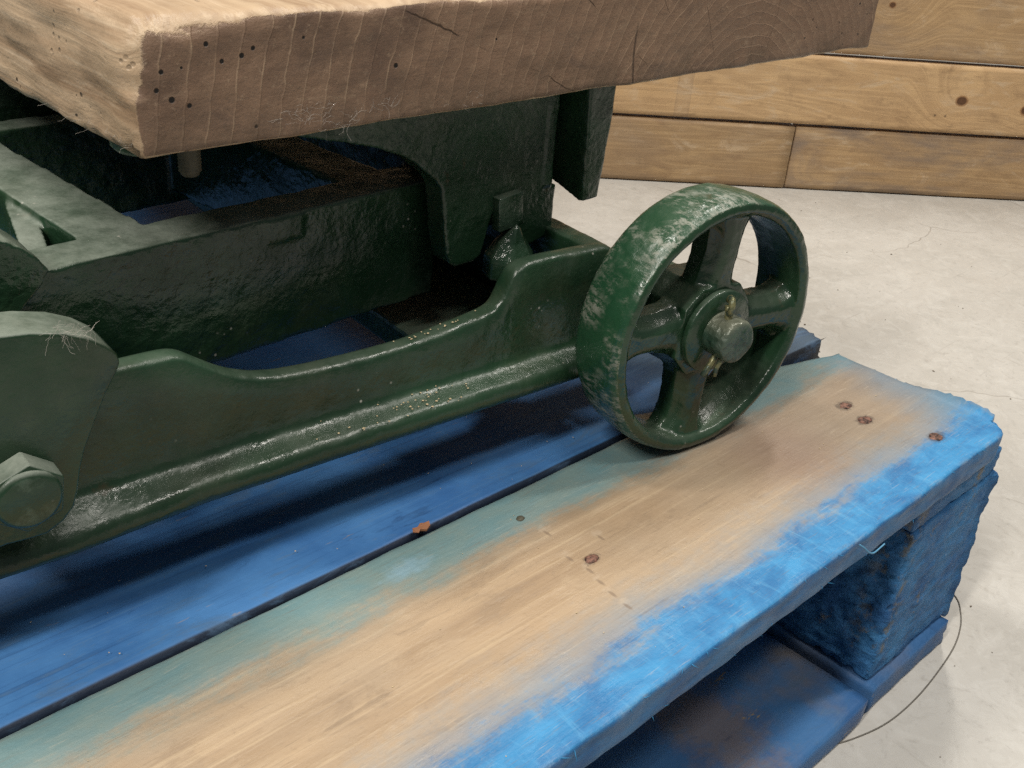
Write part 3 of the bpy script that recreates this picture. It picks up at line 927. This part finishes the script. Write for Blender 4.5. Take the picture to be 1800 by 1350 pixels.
# end wall of the carriage, with axle lugs
V, F = merge([ubox(-.0385, -.0262, .0545, VFAR - .0545, .040, .0972), ubox(-.10, -.036, .20, .216, .040, .092), ubox(-.04, .034, .0535, .074, .046, .0735), ubox(-.04, .034, VFAR - .074, VFAR - .0535, .046, .0735)])
from_mesh("end_wall", cast(V, F, 0.0013, 0.0005), GREEN_RAIL, tab)
V, F = ubox(-.112, -.0386, .0628, VFAR - .0628, .036, .050)
o = mesh_obj("tie_plate", V, F, GREEN, tab, smooth=False); fix_normals(o); bevel(o, 0.002)

# ---- link plate with hex bolt, at the left
half = [(0.0, .0552), (.007, .0546), (.0125, .0545), (.0185, .0575), (.0225, .062), (.0245, .068), (.0262, .076), (.0285, .083), (.0325, .0915), (.0375, .1015), (.0418, .1085), (.0432, .1115), (.0425, .1145), (.0395, .1185), (.0345, .1225), (.027, .1262), (.017, .1288), (.006, .1300), (0, .1302)]
uc = -0.3185
poly = [(uc + a, b) for a, b in half] + [(uc - a, b) for a, b in half[-2:0:-1]]
V, F = prism(poly, lambda a, b, d: W(a, d, b), .0285, .0475)
o = mesh_obj("link_plate", V, F, GREEN_PLATE, tab); fix_normals(o); bevel(o, 0.0012, 3, 30)
plate = o
def lathe(profile, f, seg):
    V = []; F = []
    n = len(profile)
    for k in range(seg):
        a = 2 * math.pi * k / seg
        for (r, d) in profile: V.append(f(r * math.cos(a), r * math.sin(a), d))
    for k in range(seg):
        k2 = (k + 1) % seg
        for i in range(n - 1):
            F.append([k * n + i, k2 * n + i, k2 * n + i + 1, k * n + i + 1])
    return V, F
bu, bz = -0.3118, 0.0768
hexp = [(bu + .0125 * math.cos(math.radians(60 * k + 22)), bz + .0125 * math.sin(math.radians(60 * k + 22))) for k in range(6)]
V1, F1 = prism(hexp, lambda a, b, d: W(a, d, b), .0190, .0287)
V2, F2 = lathe([(0, .0172), (.0085, .0172), (.0098, .0178), (.0106, .0191), (.0106, .0205), (0, .0205)], lambda a, b, d: W(bu + a, d, bz + b), 32)
V, F = merge([(V1, F1), (V2, F2)])
o = mesh_obj("hex_bolt", V, F, GREEN_BOLT, plate); fix_normals(o); bevel(o, 0.0008, 2, 30)

# ---- upper frame (swivels a few degrees on the carriage)
FA = 0.05; FP = Vector((-0.38, 0.2, 0))
def fr(p):
    d = Vector((p[0], p[1], 0)) - FP
    c, s = math.cos(FA), math.sin(FA)
    return Vector((FP.x + c * d.x - s * d.y, FP.y + s * d.x + c * d.y, p[2]))
def fbox(*a):
    V, F = boxvf(*a); return [fr(v) for v in V], F
parts = [fbox((-.62, .2005, .067), (-.246, .222, .125)), fbox((-.4105, .205, .078), (-.3835, .382, .1248)), fbox((-.287, .205, .078), (-.261, .382, .1248)),
         fbox((-.62, .371, .070), (-.246, .386, .1246)), prism([(-.396, .32), (-.4235, .215), (-.4335, .215), (-.406, .32)], lambda a, b, d: Vector((a, b, d)), .072, .1215), fbox((-.475, .21, .072), (-.452, .38, .1245))]
lug = [(-.60, .118), (-.60, .148), (-.52, .1515), (-.47, .1505), (-.4575, .1485), (-.449, .1450), (-.442, .1392), (-.4375, .1325), (-.4415, .1268), (-.4475, .1205), (-.456, .112), (-.47, .106)]
parts.append(prism(lug, lambda a, b, d: Vector((a, d, b)), .180, .210))
parts.append(fbox((-.341, .1996, .114), (-.3235, .21, .1243)))
V, F = merge(parts)
from_mesh("upper_frame", cast(V, F, 0.0012, 0.0004), GREEN_FRAME, tab)
V, F = boxvf((-.66, .398, .066), (-.22, .412, .168))
o = mesh_obj("rear_beam", V, F, GREEN_FRAME, tab); fix_normals(o); bevel(o, 0.002)

# ---- bracket hanging from the timber top, with its fin
by0, by1 = .1865, .1995
pl = [(-.372, .1708), (-.352, .1664), (-.334, .1618), (-.3158, .1572), (-.2988, .1526), (-.2837, .1468), (-.2765, .1425), (-.2708, .1378), (-.2645, .1328), (-.2612, .1285), (-.2598, .120), (-.2585, .109), (-.2565, .0965), (-.2545, .0912), (-.2505, .0888), (-.2390, .0888), (-.2352, .0905), (-.2325, .0965), (-.2305, .1045), (-.2285, .111),
      (-.2225, .1145), (-.2145, .112), (-.2125, .098), (-.209, .088), (-.1905, .0915), (-.1868, .0955), (-.1868, .118), (-.1900, .1185), (-.1935, .1705)]
parts = [prism(pl, lambda a, b, d: Vector((a, d, b)), by0, by1)]
parts.append(boxvf((-.40, by0 + .001, .1655), (-.145, .26, .1708)))
parts.append(boxvf((-.197, by0 - .0015, .1195), (-.1915, by1, .1705)))          # edge bead
fin = [(.1748, .1115), (.1785, .1108), (.215, .122), (.25, .135), (.25, .1706), (.173, .1706)]
def finp(a, b, d):
    t = (b - .111) / .06
    x0, x1 = -.1785 - .006 * t, -.1675 + .0025 * t
    return Vector((x0 + (x1 - x0) * d, a, b))
parts.append(prism(fin, finp, 0, 1))
parts.append(boxvf((-.245, by1 - .003, .10), (-.2, .23, .166)))
V, F = merge(parts)
br = from_mesh("bracket", cast(V, F, 0.0010, 0.0004, 2), GREEN, tab)
# square nut and the pointed lug below it
def rotxz(c, a):
    ca, sa = math.cos(a), math.sin(a)
    return lambda p, q, d: Vector((c[0] + ca * p - sa * q, d, c[1] + sa * p + ca * q))
V, F = prism([(-.0078, -.0085), (.0078, -.0085), (.0078, .0085), (-.0078, .0085)], rotxz((-.2205, .1115), 0.10), .1822, .1880)
o = mesh_obj("square_nut", V, F, GREEN, br); fix_normals(o); bevel(o, 0.0007, 2)
V = [Vector((-.2165, .1815, .1065))]
for (rr, zz) in ((.0085, .0960), (.0140, .0880), (.0140, .0780)):
    for k in range(7):
        a = 2 * math.pi * k / 7 - 1.2
        V.append(Vector((-.2170 + rr * math.cos(a), .1850 + rr * .85 * math.sin(a), zz)))
F = [[0, 1 + k, 1 + (k + 1) % 7] for k in range(7)]
for q in (0, 1):
    F += [[1 + q * 7 + k, 8 + q * 7 + k, 8 + q * 7 + (k + 1) % 7, 1 + q * 7 + (k + 1) % 7] for k in range(7)]
F.append(list(range(15, 22)))
o = mesh_obj("pointed_stud", V, F, GREEN, br, smooth=False); fix_normals(o); bevel(o, 0.0012, 2, 20)

# ---- bolts under the timber top
def thread(c, r, z0, z1):
    P = []; n = int((z1 - z0) / 0.0007)
    for i in range(n + 1):
        rr = r * (1.0 if i % 2 else 0.9)
        if i < 3: rr *= 0.72 + 0.09 * i
        P.append((rr, z0 + (z1 - z0) * i / n))
    P = [(0, z0)] + P
    return lathe(P, lambda a, b, d: Vector((c[0] + a, c[1] + b, d)), 18)
V, F = thread((-.372, .205), .0044, .1475, .1725)
o = mesh_obj("bolt", V, F, ZINC, tab); fix_normals(o)
V, F = lathe([(0, .1655), (.011, .1655), (.0125, .1672), (.0125, .1715)], lambda a, b, d: Vector((-.395 + a, .190 + b, d)), 24)
o = mesh_obj("washer", V, F, GREEN_PLATE, tab); fix_normals(o)
V, F = lathe([(0, .1683), (.008, .1683), (.0095, .1690), (.0095, .1712)], lambda a, b, d: Vector((-.128 + a, .182 + b, d)), 20)
o = mesh_obj("bolt", V, F, RUST, tab); fix_normals(o)

# ---- wheel: rim, four ribbed spokes and hub melted into one casting, then split into its parts
WR = 0.0664
CU0, CV0 = CU, CV
PH2 = PHI - 0.045
CU = Vector((math.cos(PH2), math.sin(PH2), 0)); CV = Vector((-math.sin(PH2), math.cos(PH2), 0))
rim = [(.0572, .0016), (.0602, -.0004), (.0636, .0006), (.0649, .0040), (.0655, .0100), (.0656, .0160), (.0653, .0220), (.0645, .0272), (.0630, .0300), (.0606, .0306), (.0586, .0294), (.0577, .0255), (.0566, .0150), (.0575, .0050)]
rim = [(r + .0008, v * 1.05) for r, v in rim]
rim = rim + [rim[0]]
parts = []
V, F = lathe(rim, lambda a, b, d: W(a, d, WR + b), 128)
n = len(rim)
V2 = []; F2 = []
m_ = n - 1
for k in range(128):
    V2 += V[k * n:k * n + m_]
for k in range(128):
    k2 = (k + 1) % 128
    for i in range(m_):
        j = (i + 1) % m_
        F2.append([k * m_ + i, k2 * m_ + i, k2 * m_ + j, k * m_ + j])
parts.append((V2, F2))
SPA = math.radians(-4)
for s in range(4):
    a = SPA + s * math.pi / 2
    ca, sa = math.cos(a), math.sin(a)
    V = []; F = []
    st = [(.010, .0160), (.020, .0140), (.026, .0118), (.034, .0105), (.044, .0102), (.050, .0112), (.0545, .0140), (.0590, .0185)]
    for (r, w) in st:
        t = (r - .01) / .05
        fv = .0050 - .0022 * t     # crest of the rib, slightly dished
        sec = [(-w, .0205), (-w, .0115), (-w * .80, .0092), (-w * .58, fv + .0016), (-w * .30, fv), (w * .30, fv), (w * .58, fv + .0016), (w * .80, .0092), (w, .0115), (w, .0205)]
        for (t_, v) in sec:
            V.append(W(ca * r - sa * t_, v, WR + sa * r + ca * t_))
    k_ = 10
    for i in range(len(st) - 1):
        for k in range(k_):
            k2 = (k + 1) % k_
            F.append([i * k_ + k, i * k_ + k2, (i + 1) * k_ + k2, (i + 1) * k_ + k])
    F.append(list(range(k_))[::-1]); F.append([(len(st) - 1) * k_ + k for k in range(k_)])
    parts.append((V, F))
# squarish boss with chamfered corners
bp = []
for (p, q) in ((.0225, -.0125), (.0225, .0125), (.0125, .0225), (-.0125, .0225), (-.0225, .0125), (-.0225, -.0125), (-.0125, -.0225), (.0125, -.0225)):
    bp.append((math.cos(SPA) * p - math.sin(SPA) * q, math.sin(SPA) * p + math.cos(SPA) * q))
parts.append(prism(bp, lambda a, b, d: W(a, d, WR + b), 0.0042, .036))
V, F = merge(parts)
wm = cast(V, F, 0.0008, 0.0004, 3)
# keep the tread resting on the deck
for v in wm.vertices:
    if v.co.z < 0.0003: v.co.z = 0.0003
wm.update()
vn = [v.normal.copy() for v in wm.vertices]
vc = [v.co.copy() for v in wm.vertices]
groups = {}
for p in wm.polygons:
    d = p.center - CO
    u = d.dot(CU); z = d.z - WR
    r = math.hypot(u, z)
    if r > 0.0562: g = 'rim'
    elif r < 0.0235: g = 'hub'
    else: g = 'spoke%d' % int(((math.degrees(math.atan2(z, u)) + 4 + 45) % 360) // 90)
    groups.setdefault(g, []).append((list(p.vertices), (p.center, p.normal)))
wheel = None
for g in ['rim', 'hub', 'spoke0', 'spoke1', 'spoke2', 'spoke3']:
    polys = groups.get(g, [])
    used = {}; V = []; F = []; NN = []; idx = []
    for (vi, (cc, nn)) in polys:
        q = []
        for i in vi:
            if i not in used:
                used[i] = len(V); V.append(vc[i]); NN.append(vn[i])
            q.append(used[i])
        F.append(q)
        d = cc - CO; rad = Vector((d.dot(CU), 0, d.z - WR)).normalized()
        outw = nn.dot(CU) * rad.x + nn.z * rad.z
        idx.append(1 if (g == 'rim' and outw > 0.55) else 0)
    name = 'wheel' if g == 'rim' else ('hub' if g == 'hub' else 'spoke')
    o = mesh_obj(name, V, F, [GREEN_WHEEL, GREEN_TREAD], tab if g == 'rim' else wheel, idx)
    o.data.normals_split_custom_set_from_vertices(NN)
    if g == 'rim': wheel = o
bpy.data.meshes.remove(wm)

V, F = lathe([(.0100, .0046), (.0206, .0046), (.0213, .0038), (.0213, .0014), (.0207, .0007), (.0100, .0007)], lambda a, b, d: W(a, d, WR + b), 48)
o = mesh_obj("washer", V, F, GREEN_WHEEL, wheel); fix_normals(o)
prof_ax = [(0, -.0132), (.004, -.0133), (.0085, -.0131), (.0100, -.0125), (.0107, -.0114), (.0109, -.0100), (.0109, -.0040), (.0109, .0560)]
V, F = lathe(prof_ax, lambda a, b, d: W(a, d, WR + b), 40)
V = [v + Vector((n3(v, 130), n3(v, 130, 4), n3(v, 130, 8))) * 0.00045 for v in V]
o = mesh_obj("axle", V, F, AXLE, wheel); fix_normals(o)
# split pin: eye on top, two spread legs below
pc = -.0052
ring = []
for k in range(15):
    a = math.radians(-70 + 320 * k / 14)
    ring.append(W(-.0025 - .0034 * math.sin(a) * 0.55, pc - .0034 * math.sin(a) * .8 , .0826 + WR - .0656 - .0036 * math.cos(a)))
parts = [tube(ring, 0.0017, 8)]
parts.append(tube([W(-.0022, pc, .0800), W(-.0020, pc, .0765), W(-.002, pc, .0700)], 0.0020, 8))
parts.append(tube([W(-.0050, pc + .001, .0580), W(-.0068, pc + .001, .0535), W(-.0092, pc + .0012, .0502), W(-.0112, pc + .0014, .0472)], [.0016, .0017, .0018, .0014], 8))
parts.append(tube([W(-.0030, pc - .001, .0580), W(-.0035, pc - .0012, .0545), W(-.0055, pc - .0014, .0515), W(-.0062, pc - .0020, .0475)], [.0014, .0014, .0012, .0010], 8))
V, F = merge(parts)
mesh_obj("split_pin", V, F, PIN, wheel)
CU, CV = CU0, CV0

# ================================================================== small loose things
# lint and cobweb on the timber's lower edge and on the link plate
def lint(name, label, seeds, n, span, rad, seed, drop=0.4):
    rng = random.Random(seed)
    parts = []
    for k in range(n):
        p = Vector(rng.choice(seeds)) + Vector([rng.uniform(-span, span) for _ in range(3)]) * 0.5
        d = Vector((rng.uniform(-1, 1), rng.uniform(-.1, .05), rng.uniform(-drop, .25))).normalized()
        path = [p]
        for s in range(rng.randint(5, 12)):
            d = (d + Vector((rng.uniform(-.6, .6), rng.uniform(-.06, .06), rng.uniform(-.45, .45)))).normalized()
            p = p + d * rng.uniform(.0003, .0009)
            path.append(p)
        parts.append(tube(path, rad * rng.uniform(.6, 1.2), 4, False))
    V, F = merge(parts)
    o = mesh_obj(name, V, F, WEB)
    o["label"] = label; o["category"] = "cobweb"; o["kind"] = "stuff"
    return o
edge = []
for k in range(26):
    t = k / 25
    edge.append((-.362 + .055 * t, SLAB_Y - .0008, .1745 + .003 * math.sin(t * 9) ))
for k in range(10):
    edge.append((-.345 + .012 * random.random(), SLAB_Y - .0010, .1765 + .004 * random.random()))
lint("cobweb", "grey cobweb along lower edge of the timber table top", edge, 130, .0025, .000035, 5, 0.0)
edge2 = [(-.278 + .001 * k, SLAB_Y + .001, .1722) for k in range(22)] + [(-.262, SLAB_Y - .001, .1745)] * 3
lint("cobweb", "thin line of lint above the bracket under the table top", edge2, 45, .0010, .000035, 9, 0.0)
pe = [tuple(W(-.297 + .0012 * k, .0280, .1275 - .0002 * k)) for k in range(12)]
lint("cobweb", "lint clump on the upper edge of the link plate", pe, 40, .0040, .000035, 11, 0.7)
le = [(TX0 - .001 + .0012 * random.random(), .17 + .006 * k, .1735) for k in range(14)]
lint("cobweb", "lint fringe on the left lower edge of the table top", le, 28, .0010, .000035, 15, 0.0)

# wood grit on the rail flange
rng = random.Random(21)
parts = []
def grit(p, r):
    V = [Vector((1, 0, 0)), Vector((-1, 0, 0)), Vector((0, 1, 0)), Vector((0, -1, 0)), Vector((0, 0, 1)), Vector((0, 0, -1))]
    V = [Vector(p) + Vector((v.x * r * rng.uniform(.6, 1.4), v.y * r * rng.uniform(.6, 1.4), v.z * r * .6)) for v in V]
    return V, [[0, 2, 4], [2, 1, 4], [1, 3, 4], [3, 0, 4], [2, 0, 5], [1, 2, 5], [3, 1, 5], [0, 3, 5]]
for k in range(46):
    u = rng.gauss(-.150, .020)
    t = rng.random()
    parts.append(grit(W(u, .0505 - .012 * t, .0506 - .0030 * t), rng.uniform(.0003, .0007)))
for k in range(18):
    u = rng.gauss(-.135, .014)
    parts.append(grit(W(u, .0560 + rng.uniform(-.002, .003), .0737 + max(0, (u + .144)) * .12), rng.uniform(.0003, .0006)))
V, F = merge(parts)
o = mesh_obj("wood_grit", V, F, GRIT, smooth=False)
o["label"] = "pale wood grit scattered along the green rail's foot"; o["category"] = "grit"; o["kind"] = "stuff"

# crumbs and grit on the concrete
parts = []
for k in range(150):
    gx = rng.uniform(-0.15, 0.75); gy = rng.uniform(-0.1, 0.6)
    parts.append(grit((gx, gy, FZ + .0005), rng.choice([.0004, .0005, .0006, .0009, .0013])))
V, F = merge(parts)
o = mesh_obj("floor_grit", V, F, DIRT, smooth=False)
o["label"] = "scattered dark crumbs on the concrete floor"; o["category"] = "grit"; o["kind"] = "stuff"
parts = []
for k in range(60):
    parts.append(grit((rng.uniform(-0.48, -0.02), rng.uniform(0.01, 0.2), .0003), rng.choice([.0002, .0003, .0004])))
V, F = merge(parts)
o = mesh_obj("deck_grit", V, F, GRIT, smooth=False)
o["label"] = "fine pale grit scattered on the pallet deck"; o["category"] = "grit"; o["kind"] = "stuff"

# rust flake on the deck gap
V = []; F = []
rng = random.Random(2)
pts = [(-.0052, -.0008), (-.0032, -.0022), (-.0012, -.0009), (.0010, -.0026), (.0038, -.0016), (.0050, .0008), (.0024, .0010), (.0012, .0024), (-.0012, .0010), (-.0034, .0019)]
V = [Vector((-.3150 + a, .1275 + b, .0004 + .0009 * rng.random())) for a, b in pts] + [Vector((-.3150 + a, .1275 + b, .0010 + .0013 * rng.random())) for a, b in pts]
n = len(pts)
F = [list(range(n))[::-1], list(range(n, 2 * n))] + [[i, (i + 1) % n, n + (i + 1) % n, n + i] for i in range(n)]
o = mesh_obj("rust_flake", V, F, CHIP, smooth=False)
o["label"] = "small orange rust flake lying over the gap between deck boards"; o["category"] = "flake"

# blue fibre hanging from the front edge of the pallet
pth = [(-.163, -.0012, -.001), (-.1605, -.0030, -.003), (-.1580, -.0042, -.006), (-.153, -.0046, -.0088), (-.147, -.0042, -.0092), (-.143, -.0046, -.0078)]
pth = [Vector(p) for p in pth]
for _ in range(2):
    pth = [pth[0]] + [q for a, b in zip(pth[:-1], pth[1:]) for q in (a * .75 + b * .25, a * .25 + b * .75)] + [pth[-1]]
V, F = tube(pth, 0.0004, 6)
o = mesh_obj("blue_fibre", V, F, FIBRE, pal)

# dark wire loop on the floor
pts = [(.066, .030), (.0644, .0186), (.060, .0115), (.052, .0055), (.036, -.0025), (.012, -.0092), (-.0225, -.0135), (-.052, -.0150), (-.0787, -.0136), (-.101, -.0085), (-.1198, -.001), (-.135, .012)]
path = []
def cr(p0, p1, p2, p3, t):
    return 0.5 * ((2 * p1) + (-p0 + p2) * t + (2 * p0 - 5 * p1 + 4 * p2 - p3) * t * t + (-p0 + 3 * p1 - 3 * p2 + p3) * t ** 3)
P = [Vector((a, b, FZ + .0005)) for a, b in pts]
for i in range(len(P) - 1):
    p0 = P[max(0, i - 1)]; p3 = P[min(len(P) - 1, i + 2)]
    for k in range(6): path.append(cr(p0, P[i], P[i + 1], p3, k / 6))
path.append(P[-1])
V, F = tube(path, 0.00042, 6)
o = mesh_obj("wire", V, F, WIRE)
o["label"] = "thin dark curved wire on the concrete floor round the pallet corner"; o["category"] = "wire"
